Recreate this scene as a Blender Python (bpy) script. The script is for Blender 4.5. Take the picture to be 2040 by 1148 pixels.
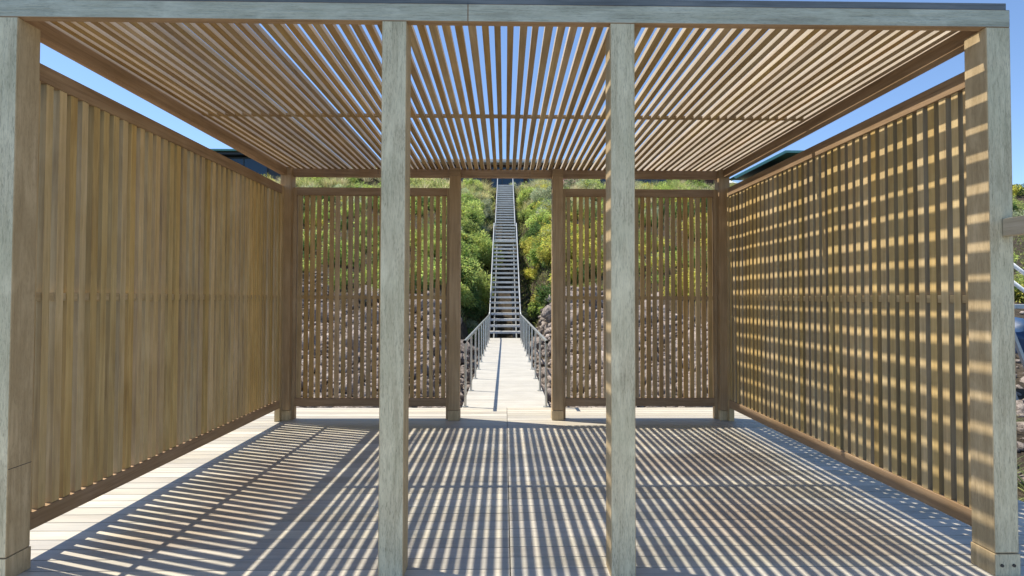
import bpy, bmesh, math, random
import numpy as np
from mathutils import Matrix, Vector, noise
for o in list(bpy.data.objects): bpy.data.objects.remove(o)
S = bpy.context.scene
R = math.radians

# ---------------------------------------------------------------- camera
YAW, PITCH, ROLL, F, EYE, CX = .0146, .0198, .0025, 994.4, 1.55, -.019
cam = bpy.data.objects.new('camera', bpy.data.cameras.new('camera'))
S.collection.objects.link(cam)
cam.data.sensor_width = 36
cam.data.lens = F / 2040 * 36
cam.data.clip_end = 4000
cam.data.clip_start = .05
cam.matrix_world = (Matrix.Translation((CX, 0, EYE)) @ Matrix.Rotation(-YAW, 4, 'Z')
                    @ Matrix.Rotation(math.pi/2 + PITCH, 4, 'X') @ Matrix.Rotation(ROLL, 4, 'Z'))
S.camera = cam
# ---------------------------------------------------------------- sky, sun, exposure
LIGHT = Vector((.456, -.137, -1)).normalized()
EL = math.asin(-LIGHT.z)
AZ = math.atan2(-LIGHT.x, -LIGHT.y)
w = bpy.data.worlds.new('World'); S.world = w; w.use_nodes = True
nt = w.node_tree
sky = nt.nodes.new('ShaderNodeTexSky'); sky.sky_type = 'NISHITA'; sky.sun_disc = False
sky.sun_elevation = EL; sky.sun_rotation = AZ; sky.dust_density = .15; sky.ozone_density = 4.5; sky.air_density = 1.0; sky.altitude = 900
nt.links.new(sky.outputs[0], nt.nodes['Background'].inputs[0])
nt.nodes['Background'].inputs[1].default_value = .13
sl = bpy.data.lights.new('sun', 'SUN'); sl.energy = 4.6; sl.angle = R(.45); sl.color = (1, .92, .77)
so = bpy.data.objects.new('sun', sl); S.collection.objects.link(so)
so.rotation_euler = LIGHT.to_track_quat('-Z', 'Y').to_euler(); so.location = (-20, 10, 40)
S.view_settings.view_transform = 'Standard'; S.view_settings.look = 'None'
S.view_settings.exposure = .75; S.view_settings.gamma = 1
S.cycles.max_bounces = 8; S.cycles.diffuse_bounces = 5

# ---------------------------------------------------------------- helpers
def link(o, parent=None):
    S.collection.objects.link(o)
    if parent: o.parent = parent
    return o
def tag(o, label=None, cat=None, group=None, kind=None):
    if label: o['label'] = label
    if cat: o['category'] = cat
    if group: o['group'] = group
    if kind: o['kind'] = kind
    return o
def empty(name, loc, label, cat, group=None):
    o = bpy.data.objects.new(name, None); o.location = loc; o.empty_display_size = .2
    link(o); tag(o, label, cat, group); return o
def base_of(parent):
    b = Vector((0, 0, 0))
    while parent: b += parent.location; parent = parent.parent
    return b
class MB:
    """collects boxes and tubes given in world coordinates"""
    def __init__(s): s.v = []; s.f = []
    def box(s, x0, x1, y0, y1, z0, z1):
        n = len(s.v)
        s.v += [(x0,y0,z0),(x1,y0,z0),(x1,y1,z0),(x0,y1,z0),(x0,y0,z1),(x1,y0,z1),(x1,y1,z1),(x0,y1,z1)]
        s.f += [tuple(n+i for i in q) for q in ((0,3,2,1),(4,5,6,7),(0,1,5,4),(1,2,6,5),(2,3,7,6),(3,0,4,7))]
        return s
    def bar(s, a, b, wx, h):
        """rectangular bar between two points, wx = horizontal width, h = depth of section"""
        a = Vector(a); b = Vector(b); d = (b-a).normalized()
        side = d.cross(Vector((0,0,1)))
        side = side.normalized() if side.length > 1e-4 else Vector((1,0,0))
        up = side.cross(d)
        n = len(s.v)
        for p in (a, b):
            for i, j in ((-1,-1),(1,-1),(1,1),(-1,1)):
                s.v.append(tuple(p + side*wx/2*i + up*h/2*j))
        s.f += [tuple(n+i for i in q) for q in ((0,1,2,3),(7,6,5,4),(0,4,5,1),(1,5,6,2),(2,6,7,3),(3,7,4,0))]
        return s
    def tube(s, pts, r, seg=10, hollow=False):
        pts = [Vector(p) for p in pts]; n = len(s.v)
        for k, p in enumerate(pts):
            d = (pts[min(k+1, len(pts)-1)] - pts[max(k-1, 0)]).normalized()
            q = Vector((0,0,1)) if abs(d.z) < .9 else Vector((1,0,0))
            u = d.cross(q).normalized(); w_ = u.cross(d)
            for i in range(seg):
                a = 2*math.pi*i/seg
                s.v.append(tuple(p + u*r*math.cos(a) + w_*r*math.sin(a)))
        for k in range(len(pts)-1):
            for i in range(seg):
                j = (i+1) % seg
                s.f.append((n+k*seg+i, n+k*seg+j, n+(k+1)*seg+j, n+(k+1)*seg+i))
        if not hollow:
            s.f.append(tuple(n+i for i in range(seg-1, -1, -1)))
            s.f.append(tuple(n+(len(pts)-1)*seg+i for i in range(seg)))
        return s
    def build(s, name, mat, parent=None, bevel=0, smooth=False, face_mats=None, label=None):
        b = base_of(parent)
        me = bpy.data.meshes.new(name)
        me.from_pydata([(x-b.x, y-b.y, z-b.z) for x, y, z in s.v], [], s.f)
        mats = mat if isinstance(mat, (list, tuple)) else [mat]
        for m in mats: me.materials.append(m)
        bm = bmesh.new(); bm.from_mesh(me)
        bmesh.ops.recalc_face_normals(bm, faces=bm.faces)
        if face_mats:
            for f in bm.faces: f.material_index = face_mats(f)
        if bevel:
            bmesh.ops.bevel(bm, geom=list(bm.edges), offset=bevel, segments=2, affect='EDGES', profile=.6)
        if smooth:
            for f in bm.faces: f.smooth = len(f.verts) == 4
        bm.to_mesh(me); bm.free()
        o = bpy.data.objects.new(name, me); link(o, parent)
        if label: o['label'] = label
        return o
def np_mesh(name, V, Fa, mat, cols=None, parent=None, smooth=False):
    """V (n,3), Fa (m,k) arrays -> object"""
    me = bpy.data.meshes.new(name); k = Fa.shape[1]
    me.vertices.add(len(V)); me.vertices.foreach_set('co', V.astype(np.float32).ravel())
    me.loops.add(Fa.size); me.loops.foreach_set('vertex_index', Fa.astype(np.int32).ravel())
    me.polygons.add(len(Fa)); me.polygons.foreach_set('loop_start', np.arange(0, Fa.size, k, dtype=np.int32))
    me.polygons.foreach_set('loop_total', np.full(len(Fa), k, dtype=np.int32))
    if smooth: me.polygons.foreach_set('use_smooth', np.ones(len(Fa), dtype=bool))
    me.materials.append(mat); me.update(calc_edges=True)
    if cols is not None:
        at = me.color_attributes.new('kind_tint', 'FLOAT_COLOR', 'POINT')
        c4 = np.concatenate([cols, np.ones((len(cols), 1))], 1).astype(np.float32)
        at.data.foreach_set('color', c4.ravel())
    o = bpy.data.objects.new(name, me); link(o, parent); return o

# ---------------------------------------------------------------- materials
class NT:
    def __init__(s, name):
        s.m = bpy.data.materials.new(name); s.m.use_nodes = True; s.t = s.m.node_tree
        s.b = s.t.nodes['Principled BSDF']
    def n(s, typ, **kw):
        x = s.t.nodes.new(typ)
        for k, v in kw.items():
            if k in x.inputs.keys(): x.inputs[k].default_value = v
            else: setattr(x, k, v)
        return x
    def l(s, a, b): s.t.links.new(a, b)
    def ramp(s, src, stops):
        r = s.t.nodes.new('ShaderNodeValToRGB'); e = r.color_ramp.elements
        while len(e) < len(stops): e.new(.5)
        for el, (p, c) in zip(e, stops): el.position = p; el.color = (*c, 1) if len(c) == 3 else c
        s.l(src, r.inputs[0]); return r.outputs[0]
    def mix(s, fac, a, b, mode='MIX'):
        x = s.t.nodes.new('ShaderNodeMix'); x.data_type = 'RGBA'; x.blend_type = mode
        for i, v in ((0, fac), (6, a), (7, b)):
            if hasattr(v, 'links'): s.l(v, x.inputs[i])
            elif i == 0: x.inputs[0].default_value = v
            else: x.inputs[i].default_value = (*v, 1)
        return x.outputs[2]
    def math(s, op, a, b=0.):
        x = s.t.nodes.new('ShaderNodeMath'); x.operation = op
        for i, v in enumerate((a, b)):
            if hasattr(v, 'links'): s.l(v, x.inputs[i])
            else: x.inputs[i].default_value = v
        return x.outputs[0]
    def bump(s, src, strength, dist):
        b = s.n('ShaderNodeBump', Strength=strength, Distance=dist)
        s.l(src, b.inputs['Height']); s.l(b.outputs[0], s.b.inputs['Normal'])
def wood(name, axis, dark, mid, light, vary=.5, rough=.75, fine=1., tint=None, bump=.35, spec=.25, cracks=.4, fleck=0.):
    """timber with its grain running along the given axis; each stick gets its own tone"""
    t = NT(name)
    co = t.n('ShaderNodeTexCoord'); isl = t.n('ShaderNodeNewGeometry')
    rnd = isl.outputs['Random Per Island']
    off = t.n('ShaderNodeVectorMath', operation='ADD')
    sc = t.n('ShaderNodeCombineXYZ')
    m1 = t.math('MULTIPLY', rnd, 37.); m2 = t.math('MULTIPLY', rnd, 19.)
    t.l(m1, sc.inputs[0]); t.l(m2, sc.inputs[1]); t.l(m1, sc.inputs[2])
    t.l(co.outputs['Object'], off.inputs[0]); t.l(sc.outputs[0], off.inputs[1])
    def grain(scale, along, det=4, dist=0.):
        mp = t.n('ShaderNodeMapping'); v = [scale]*3; v['XYZ'.index(axis)] = along
        mp.inputs['Scale'].default_value = v; t.l(off.outputs[0], mp.inputs[0])
        nz = t.n('ShaderNodeTexNoise', Scale=1., Detail=det, Roughness=.62, Distortion=dist); t.l(mp.outputs[0], nz.inputs[0])
        return nz.outputs[0]
    g1 = grain(42*fine, 1.6, 5, .3); g2 = grain(150*fine, 5., 3); g3 = grain(7, 1.3, 3, .4)
    f = t.math('ADD', t.math('MULTIPLY', g1, .55), t.math('MULTIPLY', g3, .45))
    c = t.ramp(f, [(.33, dark), (.5, mid), (.68, light)])
    crack = t.ramp(g2, [(.30, (1,1,1)), (.42, (0,0,0))])
    c = t.mix(t.math('MULTIPLY', crack, cracks), c, tuple(x*.35 for x in dark))
    if fleck:
        g4 = grain(290, 34., 3, .5)
        c = t.mix(t.math('MULTIPLY', t.ramp(g4, [(.36, (1,1,1)), (.50, (0,0,0))]), fleck), c, tuple(x*.45 for x in dark))
        g5 = grain(11, 3.2, 4, .6)
        c = t.mix(t.ramp(g5, [(.48, (0,0,0)), (.72, (.6,.6,.6))]), c, tuple(min(1, x*1.22) for x in light))
    # each stick lighter or darker, redder or greyer
    val = t.math('ADD', t.math('MULTIPLY', rnd, vary), 1-vary/2)
    hs = t.n('ShaderNodeHueSaturation'); t.l(c, hs.inputs['Color']); t.l(val, hs.inputs['Value'])
    r2 = t.math('FRACT', t.math('MULTIPLY', rnd, 7.31))
    t.l(t.math('ADD', t.math('MULTIPLY', r2, vary*.9), .95-vary*.6), hs.inputs['Saturation'])
    r3 = t.math('FRACT', t.math('MULTIPLY', rnd, 13.7))
    t.l(t.math('ADD', t.math('MULTIPLY', r3, .03*vary), .5-.012*vary), hs.inputs['Hue'])
    col = hs.outputs[0]
    # weather blotches
    nb = t.n('ShaderNodeTexNoise', Scale=2.3, Detail=6., Roughness=.6); t.l(co.outputs['Object'], nb.inputs[0])
    col = t.mix(t.ramp(nb.outputs[0], [(.42, (0,0,0)), (.7, (.45,.45,.45))]), col, tint or tuple(x*.72 for x in mid))
    t.l(col, t.b.inputs['Base Color'])
    t.b.inputs['Roughness'].default_value = rough; t.b.inputs['Specular IOR Level'].default_value = spec
    t.bump(t.math('ADD', g1, t.math('MULTIPLY', g2, .8)), bump, .004)
    return t
BR = ((.29,.18,.07), (.44,.285,.12), (.56,.385,.18))          # brown iroko-like timber
GR = ((.33,.33,.255), (.47,.475,.37), (.58,.59,.48))             # silvered outer faces
DK = ((.09,.10,.105), (.16,.18,.19), (.26,.28,.29))
W = {}
BRX = ((.22,.13,.055), (.35,.215,.095), (.47,.31,.15))
for ax in 'XYZ':
    W['brown'+ax] = wood('brown_timber_'+ax, ax, *(BR if ax == 'Z' else BRX), vary=.34, cracks=.3).m
    W['grey'+ax] = wood('silvered_timber_'+ax, ax, *GR, vary=.1, tint=(.40,.41,.31), cracks=.6, bump=.8, fleck=.35).m
    if ax == 'Z': W['greyZ'] = wood('silvered_post_timber', 'Z', (.45,.39,.25), (.62,.55,.365), (.73,.665,.46), vary=.1, tint=(.46,.45,.30), cracks=.45, bump=1., fine=.8, fleck=.6).m
    W['dark'+ax] = wood('dark_timber_'+ax, ax, *DK, vary=.1).m
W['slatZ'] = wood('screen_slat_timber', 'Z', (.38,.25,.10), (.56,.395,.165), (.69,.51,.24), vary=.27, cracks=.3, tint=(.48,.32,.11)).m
W['slatedge'] = wood('screen_slat_sawn_edge', 'Z', (.20,.135,.065), (.32,.22,.105), (.42,.30,.155), vary=.35, cracks=.3).m  # slat edges darkened: shade of the gaps put into the colour
W['slatedge_pale'] = wood('screen_slat_pale_edge', 'Z', (.29,.19,.075), (.44,.31,.135), (.56,.41,.19), vary=.35, cracks=.25).m  # same gap shade painted more faintly, for the left screen
W['battenY'] = wood('screen_batten_timber', 'Y', (.34,.225,.10), (.48,.335,.16), (.60,.44,.23), vary=.2, cracks=.2).m
W['slatside'] = wood('roof_slat_sawn_side', 'Y', (.44,.36,.26), (.55,.46,.35), (.64,.56,.44), vary=.25, cracks=.12, tint=(.48,.40,.30)).m  # slat sides paler than the undersides
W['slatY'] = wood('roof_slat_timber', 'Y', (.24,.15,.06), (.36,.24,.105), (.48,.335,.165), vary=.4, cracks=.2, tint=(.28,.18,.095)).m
def deckmat(name):
    t = wood(name, 'X', (.35,.315,.25), (.45,.41,.335), (.53,.49,.41), vary=.42, rough=.45, tint=(.39,.37,.33), bump=.25, spec=.5, cracks=.18)
    # stains left by water
    src = t.b.inputs['Base Color'].links[0].from_socket
    co = t.n('ShaderNodeTexCoord')
    nz = t.n('ShaderNodeTexNoise', Scale=.9, Detail=5., Roughness=.55, Distortion=.6); t.l(co.outputs['Object'], nz.inputs[0])
    tot = None
    for x, y, rx, ry in ((-2.05,4.1,.75,1.0), (1.75,4.7,1.3,.55), (2.05,3.5,.9,.75), (-2.25,3.3,.6,.35)):
        mp = t.n('ShaderNodeMapping'); mp.vector_type = 'TEXTURE'
        mp.inputs['Location'].default_value = (x, y, 0); mp.inputs['Scale'].default_value = (rx, ry, 5)
        t.l(co.outputs['Object'], mp.inputs[0])
        ln = t.n('ShaderNodeVectorMath', operation='LENGTH'); t.l(mp.outputs[0], ln.inputs[0])
        v = t.math('SUBTRACT', 1.15, ln.outputs['Value'])
        tot = v if tot is None else t.math('MAXIMUM', tot, v)
    m = t.math('ADD', tot, t.math('MULTIPLY', t.math('SUBTRACT', nz.outputs[0], .5), 2.6))
    fac = t.ramp(m, [(.25, (0,0,0)), (.9, (.48,.48,.48))])
    c = t.mix(fac, src, (.27,.19,.13), 'MIX')
    t.l(c, t.b.inputs['Base Color'])
    return t.m
W['deck'] = deckmat('pale_deck_timber')
W['bridge'] = wood('bleached_walkway_timber', 'X', (.35,.33,.29), (.43,.41,.365), (.50,.48,.43), vary=.14, rough=.5, spec=.4, cracks=.2, tint=(.55,.53,.48)).m
def simple(name, col, rough=.5, metal=0., nscale=8., var=.15, bump=0.):
    t = NT(name); co = t.n('ShaderNodeTexCoord')
    nz = t.n('ShaderNodeTexNoise', Scale=nscale, Detail=5., Roughness=.6); t.l(co.outputs['Object'], nz.inputs[0])
    c = t.ramp(nz.outputs[0], [(.3, tuple(x*(1-var) for x in col)), (.7, tuple(min(1, x*(1+var)) for x in col))])
    t.l(c, t.b.inputs['Base Color']); t.b.inputs['Roughness'].default_value = rough; t.b.inputs['Metallic'].default_value = metal
    if bump: t.bump(nz.outputs[0], bump, .02)
    return t.m
STEEL = simple('brushed_steel', (.52,.52,.50), .38, .85)
GALV = simple('galvanised_steel', (.42,.44,.46), .5, .5)
GALVD = simple('dull_steel', (.16,.17,.17), .6, .3)
WHITE = simple('white_paint', (.8,.8,.78), .4)
BOLT = simple('rusty_bolt', (.05,.04,.035), .6)
TREAD = wood('grey_stair_timber', 'X', (.46,.46,.45), (.58,.58,.565), (.68,.68,.66), vary=.2, cracks=.2, tint=(.42,.42,.41)).m
TEAL = simple('verdigris_roofing', (.13,.30,.25), .45, .3)
DARKF = simple('dark_fascia', (.025,.03,.035), .5)
REDW = simple('oxblood_wall', (.06,.022,.017), .8)
PALE = simple('pale_render', (.55,.53,.5), .8)
BLUE = simple('blue_tarpaulin', (.03,.07,.16), .45, 0, 3, .3, .5)
GLASS = NT('window_glass'); GLASS.b.inputs['Base Color'].default_value = (.015,.04,.07,1)
GLASS.b.inputs['Roughness'].default_value = .08; GLASS = GLASS.m
def foliage(name, vary=.5):
    t = NT(name); at = t.n('ShaderNodeVertexColor'); at.layer_name = 'kind_tint'
    g = t.n('ShaderNodeNewGeometry'); rnd = g.outputs['Random Per Island']
    hs = t.n('ShaderNodeHueSaturation'); t.l(at.outputs[0], hs.inputs['Color'])
    t.l(t.math('ADD', t.math('MULTIPLY', rnd, vary*1.6), 1-vary*.8), hs.inputs['Value'])
    r2 = t.math('FRACT', t.math('MULTIPLY', rnd, 9.7))
    t.l(t.math('ADD', t.math('MULTIPLY', r2, .06), .47), hs.inputs['Hue'])
    t.l(hs.outputs[0], t.b.inputs['Base Color']); t.b.inputs['Roughness'].default_value = .55
    t.b.inputs['Specular IOR Level'].default_value = .3
    tr = t.n('ShaderNodeBsdfTranslucent'); t.l(hs.outputs[0], tr.inputs[0])
    mx = t.n('ShaderNodeMixShader'); mx.inputs[0].default_value = .5
    t.l(t.b.outputs[0], mx.inputs[1]); t.l(tr.outputs[0], mx.inputs[2])
    t.l(mx.outputs[0], t.t.nodes['Material Output'].inputs[0]); return t.m
LEAF = foliage('leaf')
def rockmat(name, a, b, c):
    t = NT(name); co = t.n('ShaderNodeTexCoord'); g = t.n('ShaderNodeNewGeometry')
    nz = t.n('ShaderNodeTexNoise', Scale=5., Detail=8., Roughness=.68); t.l(co.outputs['Object'], nz.inputs[0])
    n2 = t.n('ShaderNodeTexNoise', Scale=26., Detail=5., Roughness=.7); t.l(co.outputs['Object'], n2.inputs[0])
    f = t.math('ADD', t.math('MULTIPLY', nz.outputs[0], .6), t.math('MULTIPLY', n2.outputs[0], .4))
    col = t.ramp(f, [(.36, a), (.5, b), (.64, c)])
    hs = t.n('ShaderNodeHueSaturation'); t.l(col, hs.inputs['Color'])
    t.l(t.math('ADD', t.math('MULTIPLY', g.outputs['Random Per Island'], .5), .72), hs.inputs['Value'])
    t.l(hs.outputs[0], t.b.inputs['Base Color']); t.b.inputs['Roughness'].default_value = .9; t.b.inputs['Specular IOR Level'].default_value = .15
    t.bump(f, 1., .12); return t.m
ROCK = rockmat('volcanic_rock', (.10,.083,.074), (.30,.255,.228), (.56,.49,.44))
SOIL = rockmat('dry_soil', (.03,.025,.018), (.065,.052,.038), (.12,.095,.07))

# ---------------------------------------------------------------- terrain
PY = [-400, -30, -12, 5, 7.5, 10, 13, 16, 19, 21.5, 24, 27, 38, 39.5, 60, 200, 900]
PZ = [-9, -7, -4.2, -1.5, -.95, -.62, -.25, .45, 1.35, 2.35, 3.6, 4.9, 9.9, 10.15, 10.4, 12, 14]
SY = [7, 19.3, 22, 24.5, 26.9, 28.1, 38.4, 39.5]
SZ = [-1.3, -.85, -.35, 1.1, 3.0, 3.9, 9.3, 10.1]
def ground(x, y):
    z = np.interp(y, PY, PZ)
    zc = np.interp(y, SY, SZ)
    k = np.clip((abs(x) - .9)/1.6, 0, 1); k = k*k*(3-2*k)
    zz = np.where((y > 7) & (y < 39.5), zc*(1-k) + z*k, z)
    wob = .22*np.sin(x*.7+y*.33)*np.sin(y*.51-x*.27) + .1*np.sin(x*1.9+1.3)*np.sin(y*1.7)
    amp = np.clip((y-8)/4, 0, 1)*np.clip((40-y)/3, 0, 1)
    berm = .95*np.clip((-x-5.5)/2.5, 0, 1)*np.clip((y-34)/4, 0, 1)*np.clip((x+18.5)/3, 0, 1)
    return zz + wob*amp + berm
xs = np.concatenate([np.linspace(-500,-45,16), np.arange(-42,-9,1.0), np.arange(-9,9,.3), np.arange(9,43,1.0), np.linspace(46,500,16)])
ys = np.concatenate([np.linspace(-400,-14,14), np.arange(-12,6,1.0), np.arange(6,42,.3), np.linspace(43,900,40)])
GX, GY = np.meshgrid(xs, ys); GZ = ground(GX, GY)
V = np.stack([GX, GY, GZ], -1).reshape(-1, 3)
nx_, ny_ = len(xs), len(ys)
i, j = np.meshgrid(np.arange(nx_-1), np.arange(ny_-1)); a = (j*nx_+i).ravel()
FA = np.stack([a, a+1, a+nx_+1, a+nx_], 1)
tag(np_mesh('ground', V, FA, SOIL, smooth=True), kind='structure')
wt = NT('sea_water'); wt.b.inputs['Base Color'].default_value = (.02,.07,.10,1); wt.b.inputs['Roughness'].default_value = .12
nz = wt.n('ShaderNodeTexNoise', Scale=1.4, Detail=6.); co = wt.n('ShaderNodeTexCoord'); wt.l(co.outputs['Object'], nz.inputs[0]); wt.bump(nz.outputs[0], .5, .2)
tag(MB().box(-500, 500, -390, -2, -3.0, -2.4).build('sea', wt.m), kind='structure')

# ---------------------------------------------------------------- timber deck (floor of the pavilion)
DX0, DX1, DY0, DY1, PITCHB = -4.6, 3.95, -4.5, 7.07, .1232
rng = random.Random(4)
d = MB(); y = DY1
while y > DY0:
    y0 = y - PITCHB + .0065
    jog = .009
    d.box(DX0, .014, y0, y, -.030, 0)
    d.box(.020, DX1, y0 + jog, y + jog, -.030, .0006)
    y -= PITCHB
dk = d.build('deck', W['deck'], bevel=0); tag(dk, kind='structure')
sub = MB()
for x in np.arange(DX0+.1, DX1, .6): sub.box(x-.025, x+.025, DY0+.05, DY1-.06, -.20, -.033)
sub.box(DX0, DX1, DY1-.05, DY1+.0, -.22, -.033); sub.box(DX1-.05, DX1, DY0, DY1-.055, -.22, -.033); sub.box(DX0, DX0+.05, DY0, DY1-.055, -.22, -.033)
for x in (-4.3, -1.5, 1.5, 3.7):
    for yy in (-3, 0, 3, 6.6): sub.box(x-.07, x+.07, yy-.07, yy+.07, -3, -.205)
tag(sub.build('deck_framing', W['darkX']), kind='structure')

# ---------------------------------------------------------------- the pavilion
XI, PW, YF, YB, HB = 2.728, .138, 2.783, 6.34, 3.105
XO = XI + PW; XM, XR = .574, .5876
TOP = HB + .10
pav = empty('slatted_pavilion', (0, 4.6, 0), 'open timber pavilion with slatted roof and slatted side screens standing on the deck', 'pavilion')
def post(x0, y0, front, lab=None):
    b = MB().box(x0, x0+PW, y0, y0+PW, .001 if front and abs(x0+PW/2) < 1 else .128, HB-.001)
    def fm(f):
        n = f.normal
        return 1 if (front and n.y < -.7) else 0
    o = b.build('post', [W['brownZ'] if not front else W['postZ'], W['greyZ']], pav, bevel=.004, face_mats=fm, label=lab)
    if front and abs(x0+PW/2) < 1: return o
    s = MB().box(x0-.004, x0+PW+.004, y0-.004, y0+PW+.004, .001, .124)
    s.build('post_base', [W['postZ'], W['greyZ']], o, bevel=.003, face_mats=fm)
    if front:
        for dx in (.035, PW-.035):
            MB().tube([(x0+dx, y0-.009, .062), (x0+dx, y0+.01, .062)], .009, 10).build('bolt', BOLT, o)
    return o
W['postZ'] = wood('tan_post_timber', 'Z', (.35,.25,.12), (.48,.355,.185), (.59,.455,.26), vary=.12, tint=(.38,.28,.15), cracks=.35, fleck=.3).m
for x0, lab in ((-XO, None), (-XM-PW, None), (XM, None), (XI, None)): post(x0, YF, True, 'weathered front post silvered on its outer face')
for x0 in (-XO, -XR-PW, XR, XI): post(x0, YB, False)
def fmf(f): return 1 if f.normal.y < -.7 else 0
for n_, (xa, xb) in enumerate(((-XO, -.2306), (-.230, XO))):
    MB().box(xa, xb, YF, YF+.047, HB, TOP).build('front_beam', [W['brownX'], W['greyX']], pav, bevel=.003, face_mats=fmf)
    MB().box(xa+.014*(n_ == 0), xb-.014*(n_ == 1), YF+.006, YF+.034, TOP+.003, TOP+.042).build('roof_edge_board', W['darkX'], pav, bevel=.002)
MB().box(-XO, XO, YB+.07, YB+PW, HB, TOP).build('rear_beam', W['brownX'], pav, bevel=.003)
for s in (-1, 1):
    xa, xb = sorted((s*2.79, s*XO))
    MB().box(xa, xb, YF+.048, YB+.069, HB, TOP).build('side_beam', W['brownY'], pav, bevel=.003)
    MB().box(-XI-.02, -XI+.0006, YF+.002, YF+PW-.002, .603, .6065).build('joint_line', BOLT, bpy.data.objects['post']) if s < 0 else None
    # short cap timbers closing the post heads
    xa, xb = sorted((s*XI, s*2.788))
    MB().box(xa, xb, YB, YB+.068, HB, TOP-.002).build('post_cap', W['brownX'], pav)
for x0 in (-XR-PW, XR):
    MB().box(x0, x0+PW, YB, YB+.068, HB, TOP-.002).build('post_cap', W['brownX'], pav)
# roof slats: one slatted layer with its notched cross batten
SP, SW, SH = .0788, .0435, .035
rs = MB(); rng = random.Random(11)
k = -36
while k <= 36:
    x = k*SP + .011 + rng.uniform(-.004, .004); wv = SW + rng.uniform(-.005, .005)
    z0 = TOP+.004 + rng.uniform(0, .003)
    x2 = x + rng.uniform(-.004, .004)
    rs.bar((x, YF+.036, z0+SH/2), (x2, YB+PW+.05, z0+SH/2), wv, SH)
    k += 1
rs.build('roof_slats', [W['slatY'], W['slatside']], pav, face_mats=lambda f: 1 if abs(f.normal.x) > .7 else 0)
cb = MB()
cb.box(-2.785, 2.785, 4.555, 4.60, TOP+.0085, TOP+.030)
cb.build('cross_batten', W['brownX'], pav)
# slatted screens
RB0, RB1, RT0, RT1 = .168, .270, 2.855, 2.958
def screen_side(s):
    lab = 'slatted screen wall on the left, evenly shaded inside' if s < 0 else 'slatted screen wall on the right, barred with sunlight'
    sc = empty_part('wall_screen', (s*2.85, 4.6, 0), pav, lab)
    xa, xb = sorted((s*2.82, s*2.885)); y0, y1 = YF+PW+.001, YB-.001
    MB().box(xa, xb, y0+.05, y1-.05, RT0, RT1).build('top_rail', W['brownY'], sc, bevel=.003)
    MB().box(xa, xb, y0+.05, y1-.05, RB0, RB1).build('bottom_rail', W['brownY'], sc, bevel=.003)
    for ya in (y0, y1-.05): MB().box(xa, xb, ya, ya+.049, .001, RT1-.001).build('stile', W['slatZ'], sc, bevel=.002)
    xm = s*2.852; n = round((y1-y0-.1)/.0865); p = (y1-y0-.1)/n; q = MB(); r_ = random.Random(5+s)
    for k in range(n):
        yc = y0+.05+p*(k+.5)+r_.uniform(-.003,.003); hw = .0245+r_.uniform(-.001,.0015); dx = r_.uniform(-.002,.002)
        q.box(xm-.023+dx, xm+.023+dx, yc-hw, yc+hw, RB1+.001, RT0-.001)
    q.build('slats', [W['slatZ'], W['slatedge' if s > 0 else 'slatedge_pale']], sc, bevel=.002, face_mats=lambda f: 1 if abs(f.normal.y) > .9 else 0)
    m = MB()
    m.box(xm-.012, xm+.012, y0+.05, y1-.05, 1.525, 1.575)
    m.build('middle_batten', W['battenY'], sc)
def empty_part(name, loc, parent, label):
    # a panel of several pieces is itself a mesh: the panel's thin top capping carries the rest
    o = bpy.data.objects.new(name, None); b = base_of(parent); o.location = Vector(loc) - b
    link(o, parent); o['label'] = label; return o
screen_side(-1); screen_side(1)
def screen_rear(x0, x1, lab):
    sc = empty_part('rear_screen', ((x0+x1)/2, YB+.1, 0), pav, lab)
    ya, yb = YB+.072, YB+.134
    MB().box(x0+.04, x1-.04, ya, yb, RT0+.008, RT1+.004).build('top_rail', W['brownX'], sc, bevel=.003)
    MB().box(x0+.04, x1-.04, ya, yb, RB0-.004, RB1-.004).build('bottom_rail', W['brownX'], sc, bevel=.003)
    for xa in (x0+.001, x1-.041): MB().box(xa, xa+.039, ya, yb, .001, RT1+.002).build('stile', W['brownZ'], sc, bevel=.002)
    L = x1-x0-.08; n = round(L/.0805); p = L/n; q = MB(); m = MB(); r_ = random.Random(int(x0*10)); ym = (ya+yb)/2
    for k in range(n):
        xc = x0+.04+p*(k+.5)+r_.uniform(-.003,.003); hw = .0250+r_.uniform(-.0018,.0018)
        q.box(xc-hw, xc+hw, ym-.014, ym+.014, RB1-.003, RT0+.007)
    m.box(x0+.04, x1-.04, ym-.010, ym+.010, 1.53, 1.575)
    q.build('slats', W['brownZ'], sc); m.build('middle_batten', W['brownX'], sc)
screen_rear(-XI, -XR-PW, 'rear slatted screen left of the opening')
screen_rear(XR+PW, XI, 'rear slatted screen right of the opening')

# handrail leaving the right front post towards the viewer
hr = empty('timber_handrail', (2.79, 1.0, 0), 'short weathered timber rail butting against the outer face of the right front post', 'handrail')
MB().box(2.797, 2.852, .3, YF-.006, 1.905, 2.005)  .build('rail', wood('tan_rail_timber','Y',(.38,.30,.18),(.52,.42,.26),(.64,.54,.36),cracks=.5).m, hr, bevel=.004)
MB().box(2.854, 2.95, .35, .45, .001, 2.003).build('post', W['greyZ'], hr, bevel=.004)

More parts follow.
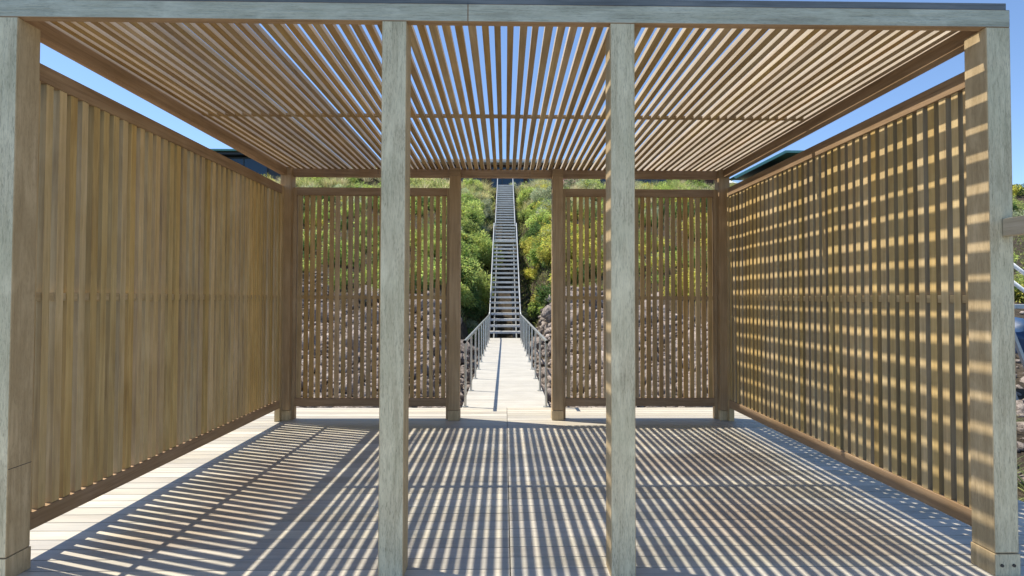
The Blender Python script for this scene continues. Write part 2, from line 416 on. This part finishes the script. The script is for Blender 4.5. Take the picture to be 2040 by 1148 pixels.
# ---------------------------------------------------------------- footbridge
YS = 19.33
br = empty('footbridge', (0, 13, 0), 'bleached timber footbridge with steel handrails leading from the pavilion to the stairs', 'footbridge')
bm_ = MB(); y = 7.085
while y < YS-.05:
    bm_.box(-.62, .62, y, min(y+.117, YS-.01), -.034, -.002); y += .1215
bm_.build('deck_boards', W['bridge'], br)
for s in (-1, 1):
    MB().box(*sorted((s*.50, s*.56)), 7.09, YS-.02, -.24, -.036).build('edge_beam', W['darkX'], br)
    rail = MB().tube([(s*.575, 6.98, .935), (s*.575, 18.9, .935)], .024, 12, hollow=True).build('handrail', STEEL, br, smooth=True)
    yy = 7.14
    while yy < 19:
        p = MB().tube([(s*.575, yy, .006), (s*.575, yy, .913)], .0185, 10).tube([(s*.575, yy, -.001), (s*.575, yy, .007)], .045, 12)
        p.build('baluster', STEEL, rail, smooth=False); yy += 1.235
# ---------------------------------------------------------------- stairs up the hill
RS = .2315; G1, G2 = .379, .43; N1, N2 = 20, 24
st = empty('hillside_staircase', (0, YS, 0), 'long straight open-tread staircase climbing the green hillside between steel handrails', 'staircase')
tr = []
for n in range(1, N1): tr.append((YS + n*G1, n*RS))
YL = YS + N1*G1; ZL = N1*RS
Y2 = YL + 1.2
for n in range(1, N2+1): tr.append((Y2 + (n-1)*G2, ZL + n*RS))
for yy, zz in tr:
    MB().box(-.60, .60, yy-.03, yy+.27, zz-.088, zz).build('tread', TREAD, st)
MB().box(-.62, .62, YL-.03, Y2-.05, ZL-.07, ZL).build('landing', TREAD, st)
MB().box(-.62, .62, Y2+(N2-1)*G2+.275, Y2+(N2-1)*G2+2.2, ZL+N2*RS-.07, ZL+N2*RS-.003).build('landing', TREAD, st)
Y3 = Y2 + (N2-1)*G2; Z3 = ZL + N2*RS
for s in (-1, 1):
    MB().bar((s*.44, YS-.02, -.14), (s*.44, YL-.1, ZL-.24), .05, .15).build('stringer', GALVD, st)
    MB().bar((s*.44, Y2, ZL-.10), (s*.44, Y3, Z3-.25), .05, .15).build('stringer', GALVD, st)
    r1 = MB().tube([(s*.60, 18.9, .935), (s*.60, YS+.25, .98), (s*.60, YL, ZL+.95), (s*.60, YL+.9, ZL+.95)], .026, 10).build('handrail', GALV, st, smooth=True)
    r2 = MB().tube([(s*.56, Y2-.35, ZL+.93), (s*.56, Y2, ZL+1.0), (s*.56, Y3, Z3+.95), (s*.56, Y3+2, Z3+.95)], .026, 10).build('handrail', GALV, st, smooth=True)
    for n in (2, 8, 14, 20): MB().tube([(s*.60, YS+n*G1, n*RS-.3), (s*.60, YS+n*G1, n*RS+.92)], .014, 8).build('baluster', GALV, r1)
    for n in (1, 8, 16, 23): MB().tube([(s*.56, Y2+(n-1)*G2, ZL+n*RS-.3), (s*.56, Y2+(n-1)*G2, ZL+n*RS+.92)], .014, 8).build('baluster', GALV, r2)
    for yy, zz in ((YS+4*G1, 4*RS), (YS+12*G1, 12*RS), (YL+.6, ZL), (Y2+8*G2, ZL+8*RS), (Y2+16*G2, ZL+16*RS)):
        MB().box(s*.36-.035, s*.36+.035, yy-.035, yy+.035, float(ground(np.array(s*.4), np.array(yy)))-.4, zz-.2).build('support_leg', GALVD, st)

# ---------------------------------------------------------------- rocks
def rock_mesh(seed, sub=2):
    bm = bmesh.new(); bmesh.ops.create_icosphere(bm, subdivisions=sub, radius=1)
    r_ = random.Random(seed); offs = Vector((r_.uniform(0,50), r_.uniform(0,50), r_.uniform(0,50)))
    planes = [(Vector((r_.gauss(0,1), r_.gauss(0,1), r_.gauss(0,1))).normalized(), r_.uniform(.45,.85)) for _ in range(13)]
    for v in bm.verts:
        p = v.co.copy()
        for n_, d_ in planes:
            t_ = p.dot(n_) - d_
            if t_ > 0: p -= n_*t_
        p *= 1 + .16*noise.noise(p*2.3+offs) + .09*noise.noise(p*6+offs)
        v.co = p
    sx, sy, sz = r_.uniform(.9,1.35), r_.uniform(.8,1.2), r_.uniform(.6,.95)
    bmesh.ops.scale(bm, vec=(sx, sy, sz), verts=bm.verts)
    me = bpy.data.meshes.new('boulder'); bm.to_mesh(me); bm.free(); me.materials.append(ROCK); return me
RM = [rock_mesh(s, 3) for s in range(6)]
RL = [rock_mesh(20+s, 1) for s in range(14)]
rs_ = np.random.RandomState(3)
def rock_limit(x):       # the y up to which bare rock shows
    return 20.0 + 1.2*np.sin(x*.55+.6) + .7*np.sin(x*1.37) - 2.2*np.exp(-((x+1.9)/1.1)**2) + np.where(x > 4.5, -1.6, 0)
# merged rubble
tv, tf, cnt = [], [], 0
data = []
for me in RL:
    v = np.array([tuple(q.co) for q in me.vertices]); f = np.array([tuple(p.vertices) for p in me.polygons]); data.append((v, f))
NR = 17000; n = 0
while n < NR:
    x = rs_.normal(0, 5.5) if n < 13500 else rs_.uniform(-26, 30); yy = rs_.uniform(6.9, 22.2)
    if yy < 7.5 and -4.9 < x < 4.3: continue
    if abs(x) < .55 and yy > 18.5 and rs_.rand() < .6: continue
    if yy > rock_limit(x)+rs_.normal(0,.5): continue
    r = float(np.clip(rs_.lognormal(-2.35, .5), .045, .42))
    if abs(x) < .8: r = min(r, .3)
    v, f = data[rs_.randint(14)]
    a = rs_.uniform(0, 6.28); b = rs_.uniform(-.7,.7); ca, sa, cb_, sb = np.cos(a), np.sin(a), np.cos(b), np.sin(b)
    M_ = np.array([[ca,-sa,0],[sa,ca,0],[0,0,1]]) @ np.array([[cb_,0,sb],[0,1,0],[-sb,0,cb_]])
    z = float(ground(np.array(x), np.array(yy)))
    tv.append((v*r) @ M_.T + np.array([x, yy, z + r*rs_.uniform(-.1,.55)])); tf.append(f + cnt); cnt += len(v); n += 1
rub = np_mesh('rubble', np.concatenate(tv), np.concatenate(tf), ROCK)
tag(rub, 'brown volcanic rubble banked below the planted hillside', None, None, 'stuff')
# single boulders
bl = []
def boulder(x, y, r, label, group, k):
    r *= .72
    me = RM[k % 6]; o = bpy.data.objects.new('boulder', me); link(o)
    rr = random.Random(k); o.scale = (r, r, r); o.rotation_euler = (rr.uniform(-.4,.4), rr.uniform(-.4,.4), rr.uniform(0,6.3))
    o.location = (x, y, float(ground(np.array(x), np.array(y))) + r*.25)
    tag(o, label, 'boulder', group)
for k, (x, y, r) in enumerate(((1.45,18.8,.6), (1.9,19.8,.7), (2.6,18.9,.65), (1.15,20.4,.55), (2.2,17.6,.5), (1.7,16.4,.45), (1.35,15.2,.42), (2.8,16.5,.7), (3.6,18.2,.8), (1.5,13.2,.4), (2.4,13.6,.5), (1.9,11.8,.45), (3.4,14.8,.6), (4.8,16.6,.7), (4.2,12.6,.5), (5.6,19,.7))):
    boulder(x, y, r, 'brown boulder in the rock bank right of the footbridge', 'boulders right of the footbridge', k)
for k, (x, y, r) in enumerate(((-1.5,17.4,.5), (-1.9,18.6,.55), (-1.4,15.6,.42), (-2.4,16.2,.55), (-1.6,13.4,.4), (-2.2,14.4,.5), (-3.1,18.2,.7), (-3.4,15.4,.6), (-1.8,11.6,.42), (-2.9,12.6,.5), (-4.4,17,.75), (-5.2,19.6,.8), (-6.5,18,.8), (-4.3,13.4,.55), (-1.25,19.2,.4))):
    boulder(x, y, r, 'brown boulder in the rock bank left of the footbridge', 'boulders left of the footbridge', k+40)
for k, (x, y, r) in enumerate(((.1,20.3,.33), (-.3,21.2,.35), (.35,21.7,.3), (-.05,20.9,.3))):
    boulder(x, y, r, 'pinkish boulder lying under the lowest stair treads', 'boulders under the stairs', k+80)

# ---------------------------------------------------------------- vegetation
def leaves(P, D, ln, wd, cols, rs, curl=.25):
    """quads: base P, direction D (n,3), length, width arrays"""
    n = len(P); D = D/np.linalg.norm(D, axis=1, keepdims=True)
    Q = rs.normal(size=(n,3)); Sd = np.cross(D, Q); Sd /= np.linalg.norm(Sd, axis=1, keepdims=True)+1e-9
    ln = ln[:,None]; wd = wd[:,None]
    tip = P + D*ln; tip[:,2] -= curl*ln[:,0]
    mid = P + D*ln*.5
    V = np.stack([P, mid+Sd*wd/2, tip, mid-Sd*wd/2], 1).reshape(-1,3)
    F = np.arange(4*n).reshape(n,4)
    return V, F, np.repeat(cols, 4, axis=0)
KIND = {'feather': ((.42,.50,.15), .17, .032, .5), 'mid': ((.29,.39,.10), .11, .05, .15), 'dark': ((.10,.17,.05), .10, .05, .1),
        'yellow': ((.50,.49,.10), .10, .05, .1), 'grey': ((.38,.43,.27), .14, .034, .4), 'lime': ((.44,.53,.15), .13, .045, .3)}
def shrub_geo(c, rx, ry, rz, kind, n, rs):
    col, L, Wd, up = KIND[kind]
    # lumpy crown: several sub-lobes, leaves thick near their skins
    m = 13; lob = rs.normal(size=(m,3)); lob /= np.linalg.norm(lob, axis=1, keepdims=True); lob[:,2] = np.abs(lob[:,2])*.9
    lob *= rs.uniform(.35,.8,(m,1)); lr = rs.uniform(.22,.42,m)
    k = rs.randint(m, size=n); d = rs.normal(size=(n,3)); d /= np.linalg.norm(d, axis=1, keepdims=True)
    rad = rs.uniform(.35,1,(n,1))**.5
    p = lob[k] + d*rad*lr[k][:,None]
    P = p*np.array([rx,ry,rz]) + np.array(c)
    D = d + rs.normal(size=(n,3))*.5; D[:,2] += up
    tone = rs.uniform(.7,1.35,(m,1))
    cols = np.array(col)[None]*tone[k]*rs.uniform(.8,1.2,(n,1))
    return leaves(P, D, L*rs.uniform(.6,1.5,n), Wd*rs.uniform(.7,1.3,n), cols, rs)
def grass_geo(c, r, h, n, rs, col=(.33,.36,.14)):
    a = rs.uniform(0,6.283,n); b = rs.uniform(0,1,n)**.7; dirx = np.cos(a)*b; diry = np.sin(a)*b
    P0 = np.stack([c[0]+dirx*r*.3, c[1]+diry*r*.3, np.full(n, c[2])], 1)
    hh = h*rs.uniform(.6,1.15,n); Vs = []; wd = .016
    side = np.stack([-np.sin(a), np.cos(a), np.zeros(n)], 1)*wd/2 + rs.normal(size=(n,3))*.004
    rings = []
    for t in (0,.35,.7,1):
        o = np.stack([dirx*r*t**1.6, diry*r*t**1.6, hh*(t-.42*b*t*t)], 1); w_ = (1-t*.8)
        rings.append((P0+o-side*w_, P0+o+side*w_))
    V = np.stack([q for pr in rings for q in pr], 1).reshape(-1,3)
    base = np.arange(n)[:,None]*8
    F = np.concatenate([base+np.array([[2*s,2*s+1,2*s+3,2*s+2]]) for s in range(3)], 0)
    cols = np.repeat(np.array(col)[None]*rs.uniform(.7,1.35,(n,1))*np.where(rs.rand(n,1)<.25, np.array([[1.25,1.05,1.1]]), 1), 8, axis=0)
    return V, F, cols
def merge(parts):
    Vs, Fs, Cs, c = [], [], [], 0
    for V_, F_, C_ in parts: Vs.append(V_); Fs.append(F_+c); Cs.append(C_); c += len(V_)
    return np.concatenate(Vs), np.concatenate(Fs), np.concatenate(Cs)
gz = lambda x, y: float(ground(np.array(float(x)), np.array(float(y))))
STEM = simple('woody_stem', (.12,.09,.06), .9)
def shrub(x, y, rx, rz, kind, n, label, group=None, seed=0, name='shrub', cat='shrub', ry=None, dz=0):
    rs = np.random.RandomState(seed); z = gz(x, y)
    root = empty(name, (x, y, z), label, cat, group)
    V_, F_, C_ = shrub_geo((0,0,rz*.25+dz), rx, ry or rx, rz, kind, n, rs)
    np_mesh('foliage', V_, F_, LEAF, C_, root)
    sm = MB()
    for k in range(5):
        a = k*1.257+rs.uniform(-.3,.3); r_ = rx*.5
        sm.tube([(x,y,z-.1), (x+math.cos(a)*r_*.4, y+math.sin(a)*r_*.4, z+rz*.4), (x+math.cos(a)*r_, y+math.sin(a)*r_, z+rz*.8+dz)], .018, 5)
    sm.build('stem', STEM, root)
# individual shrubs beside the stairs (what one can point to)
SHR = [
 (-1.2,26.7,1.1,1.7,'feather',6500,'feathery light green shrub spilling over the stairs beside the landing'),
 (-2.2,22.6,1.15,1.5,'mid',5000,'rounded green shrub low on the slope left of the stairs'),
 (-1.6,21.2,.75,1.1,'dark',3000,'dark green bush beside the lowest treads on the left'),
 (-2.6,20.2,.8,.9,'lime',2600,'bright green bush at the foot of the slope above the rocks on the left'),
 (-3.2,24.6,1.2,1.4,'feather',3600,'feathery shrub seen beside the left rear post of the opening'),
 (-2.1,28.4,1.2,1.5,'lime',4200,'lime green shrub left of the upper flight just above the landing'),
 (-2.6,31.6,1.3,1.3,'mid',3600,'mid green shrub left of the upper flight halfway up'),
 (-1.5,33.6,.8,1.0,'grey',2400,'silvery green shrub hugging the left handrail near the top'),
 (-1.5,23.6,.85,1.7,'feather',5200,'tall feathery green shrub pressed against the lower flight on the left'),
 (-2.0,21.0,.9,1.5,'lime',4200,'light green shrub above the rocks just left of the lowest treads'),
 (2.4,22.8,1.1,1.3,'yellow',4200,'yellow-green bush on the slope right of the lower flight'),
 (1.9,24.9,.85,.95,'mid',3200,'green bush in the shade of the stairs on the right'),
 (2.6,26.4,1.0,1.0,'yellow',3600,'bright yellow-green bush right of the landing'),
 (1.9,21.3,.7,.7,'dark',2200,'small dark bush at the foot of the slope right of the stairs'),
 (2.1,29.4,1.0,1.0,'lime',3200,'lime green bush right of the upper flight'),
 (2.9,33.2,1.3,1.4,'grey',4200,'pale grey-green shrub near the top right of the stairs'),
 (1.6,35.6,.9,1.2,'lime',3000,'fresh green shrub against the right handrail at the top'),
 (.55,38.9,.38,.75,'grey',900,'small silvery shrub standing on the top landing'),
]
for k, (x, y, r, h, kd, n, lab) in enumerate(SHR): shrub(x, y, r, h, kd, n, lab, None, 100+k)
# the rest of the planted slope reads as one mass
rs = np.random.RandomState(8); parts = []
kinds = ['mid','feather','yellow','dark','grey','lime']
cands = []
for _ in range(210): cands.append((rs.uniform(-3.6,3.8), rs.uniform(20.5,38), 1.0))
for _ in range(520): cands.append((rs.uniform(-22,22), rs.uniform(19.5,39), .42))
for _ in range(120): cands.append((rs.uniform(18,44), rs.uniform(18,40), .35))
for x, y, dens in cands:
    if abs(x) < 1.25: continue
    if y < rock_limit(x)+.2: continue
    r = rs.uniform(.45,1.0)
    if abs(x) < 2.0: r = min(r, .6)
    u = rs.rand(); kd = kinds[rs.randint(6)]
    if x > 0 and y < 30 and u < .5: kd = 'yellow'
    if x < 0 and y < 28 and u < .5: kd = 'feather' if u < .3 else 'mid'
    if u > .85: kd = 'dark'
    z = gz(x, y)
    parts.append(shrub_geo((x, y, z+.05), r, r, r*rs.uniform(.8,1.2), kd, int(4200*dens*r*r*1.3)+80, rs))
for _ in range(90):      # low growth between
    pass
n = 90000; X = rs.uniform(-24,30,n); X[:40000] = rs.uniform(-4,4,40000); Y = rs.uniform(20,40,n)
ok = (Y > rock_limit(X)) & (np.abs(X) > .8); X, Y = X[ok], Y[ok]; Z = ground(X, Y)+.02; n = len(X)
D = rs.normal(size=(n,3))*.5; D[:,2] = 1
parts.append(leaves(np.stack([X,Y,Z],1), D, rs.uniform(.1,.35,n), rs.uniform(.02,.05,n), np.array([.26,.3,.10])[None]*rs.uniform(.5,1.5,(n,1)), rs))
V_, F_, C_ = merge(parts)
tag(np_mesh('hillside_scrub', V_, F_, LEAF, C_), 'mixed green and yellow scrub covering the hillside', None, None, 'stuff')
parts = []
for _ in range(430):
    x = rs.uniform(-22,24) if _ < 330 else rs.uniform(-16,-4); y = rs.uniform(33.5,39.3)
    if _ < 90: x = rs.uniform(-4,4.5); y = rs.uniform(30,38.5)
    if abs(x) < 1.2: continue
    parts.append(grass_geo((x, y, gz(x,y)), rs.uniform(.5,.9), rs.uniform(.7,1.15), 150, rs, ((.50,.50,.24),(.38,.44,.16),(.56,.54,.34))[rs.randint(3)]))
for _ in range(70):
    x = rs.uniform(3.9,9); y = rs.uniform(3,9)
    if x < 4.3 and y < 7.3: continue
    parts.append(grass_geo((x, y, gz(x,y)), .35, .5, 60, rs, (.22,.28,.10)))
V_, F_, C_ = merge(parts)
tag(np_mesh('ornamental_grass', V_, F_, LEAF, C_), 'pale arching grass growing along the top of the slope', None, None, 'stuff')
# pink-flowering shrub on the terrace edge
shrub(5.3, 38.6, .9, 1.0, 'grey', 1800, 'shrub with pink flowers at the terrace edge right of the stairs', None, 300, 'flowering_shrub')
fr = bpy.data.objects['flowering_shrub']
rs = np.random.RandomState(5); n = 420
d = rs.normal(size=(n,3)); d /= np.linalg.norm(d,axis=1,keepdims=True); d[:,2] = abs(d[:,2])
V_, F_, C_ = leaves(d*np.array([.85,.85,.95])+np.array([0,0,.3]), d+rs.normal(size=(n,3))*.4, rs.uniform(.06,.12,n), rs.uniform(.05,.09,n), np.tile([[.62,.30,.38]],(n,1)), rs)
np_mesh('flowers', V_, F_, LEAF, C_, fr)

# ---------------------------------------------------------------- buildings on the terrace
def win(x0, x1, z0, z1, y, par, npan):
    f = MB(); t = .06; f.box(x0, x1, y-.06, y, z0, z0+t); f.box(x0, x1, y-.06, y, z1-t, z1)
    for k in range(npan+1):
        xx = x0 + (x1-x0-t)*k/npan; f.box(xx, xx+t, y-.064, y+.001, z0+.001, z1-.001)
    o = f.build('window', DARKF, par)
    MB().box(x0+.01, x1-.01, y-.02, y-.005, z0+.01, z1-.01).build('pane', GLASS, o)
hc = empty('long_low_house', (5, 46, 10.2), 'long low dark house with flat roof at the head of the stairs', 'house')
MB().box(-8, 18.5, 42.6, 50, 9.9, 12.95).build('wall', REDW, hc)
MB().box(-8.8, 19.2, 41.8, 50.8, 12.96, 13.12).box(-8.5, 18.9, 42.1, 50.5, 13.125, 13.32).build('roof', [PALE], hc)
for x0, x1, n in ((-4.8,-2.0,4), (-1.2,1.6,3), (1.9,4.6,4), (6.0,9.0,4), (10.5,14,5)): win(x0, x1, 10.9, 12.75, 42.58, hc, n)
MB().box(-.4, .55, 41.4, 41.9, 10.15, 11.0).build('planter', REDW, hc)
hl = empty('glazed_house', (-24, 46, 10.2), 'dark glazed house with a thin green roof edge beyond the left screen', 'house')
MB().box(-31, -18.6, 43, 51, 9.9, 13.6).build('wall', DARKF, hl)
MB().box(-32, -17.2, 42.0, 52, 13.85, 14.0).build('roof', TEAL, hl)
MB().box(-31.6, -17.6, 42.3, 51.6, 13.62, 13.845).build('fascia', DARKF, hl)
win(-30.5, -20.4, 11.6, 13.5, 42.98, hl, 5)
hr_ = empty('green_roofed_house', (26, 46, 10.2), 'house with pitched green metal roof beyond the right screen', 'house')
MB().box(19, 36, 43.4, 51, 9.9, 11.6).build('wall', DARKF, hr_)
def prism(pts, y0, y1):
    m = MB(); k = len(pts); m.v = [(x,y0,z) for x,z in pts] + [(x,y1,z) for x,z in pts]
    m.f = [tuple(range(k-1,-1,-1)), tuple(range(k,2*k))] + [(i,(i+1)%k,k+(i+1)%k,k+i) for i in range(k)]; return m
prism([(20.4,11.61),(24.2,13.5),(33,13.5),(36,11.61)], 43.6, 50.9).build('gable', DARKF, hr_)
prism([(19.6,11.75),(24.0,14.0),(33.4,14.0),(37,11.75),(37,11.95),(33.5,14.2),(23.9,14.2),(19.4,11.9)], 42.0, 52).build('roof', TEAL, hr_)
MB().box(18.2, 21.5, 53, 60, 10.2, 13.0).build('annex', simple('slate_blue_wall', (.05,.08,.12), .6), hr_)
# parasol on the terrace
pa = empty('parasol', (18.4, 40.5, 10.2), 'white parasol on the terrace beside the green roofed house', 'parasol')
MB().tube([(18.4,40.5,10.1),(18.4,40.5,11.25)], .03, 8).build('pole', STEEL, pa)
c = MB(); c.v = [(18.4,40.5,11.25)] + [(18.4+.62*math.cos(k*math.pi/4), 40.5+.62*math.sin(k*math.pi/4), 10.9) for k in range(8)] + [(18.4,40.5,11.22)] + [(18.4+.61*math.cos(k*math.pi/4), 40.5+.61*math.sin(k*math.pi/4), 10.87) for k in range(8)]
c.f = [(0,1+k,1+(k+1)%8) for k in range(8)] + [(9,10+(k+1)%8,10+k) for k in range(8)] + [(1+k,10+k,10+(k+1)%8,1+(k+1)%8) for k in range(8)]
c.build('canopy', WHITE, pa)

# ---------------------------------------------------------------- things glimpsed past the right front post
rl = empty('white_railing', (10.4, 9.6, -.6), 'white metal railing sloping down beyond the right front post', 'railing')
for dz in (0, .33):
    MB().tube([(9.2,9.2,2.42-dz), (10.6,9.2,1.35-dz)], .035, 10).build('rail', WHITE, rl, smooth=True)
for x in (9.25, 10.5): MB().tube([(x,9.2,-.8), (x,9.2,2.42-.33-(x-9.2)*.76+.3)], .03, 8).build('post', WHITE, rl)
tb = empty('steel_trestle', (10.6, 10.2, -.6), 'grey steel trestle frame standing on the rocks past the right post', 'trestle')
MB().box(9.9, 12.2, 9.9, 10.6, 1.36, 1.44).build('top', GALV, tb)
MB().bar((10.1,10,1.36), (10.9,10,-.7), .06, .06).bar((12,10,1.36), (11.2,10,-.7), .06, .06).bar((10.1,10.5,1.36), (10.9,10.5,-.7), .06, .06).bar((12,10.5,1.36), (11.2,10.5,-.7), .06, .06).build('leg', GALV, tb)
bmx = bmesh.new(); bmesh.ops.create_icosphere(bmx, subdivisions=4, radius=1)
for v in bmx.verts: v.co = Vector((v.co.x*.75, v.co.y*.6, max(v.co.z,-.3)*.55)) * (1+.25*noise.noise(v.co*2.5))
me = bpy.data.meshes.new('tarpaulin'); bmx.to_mesh(me); bmx.free(); me.materials.append(BLUE)
to = bpy.data.objects.new('tarpaulin_bundle', me); to.location = (11.4, 10.9, .55); link(to)
for p in me.polygons: p.use_smooth = True
tag(to, 'crumpled dark blue tarpaulin heaped behind the steel trestle', 'tarpaulin')
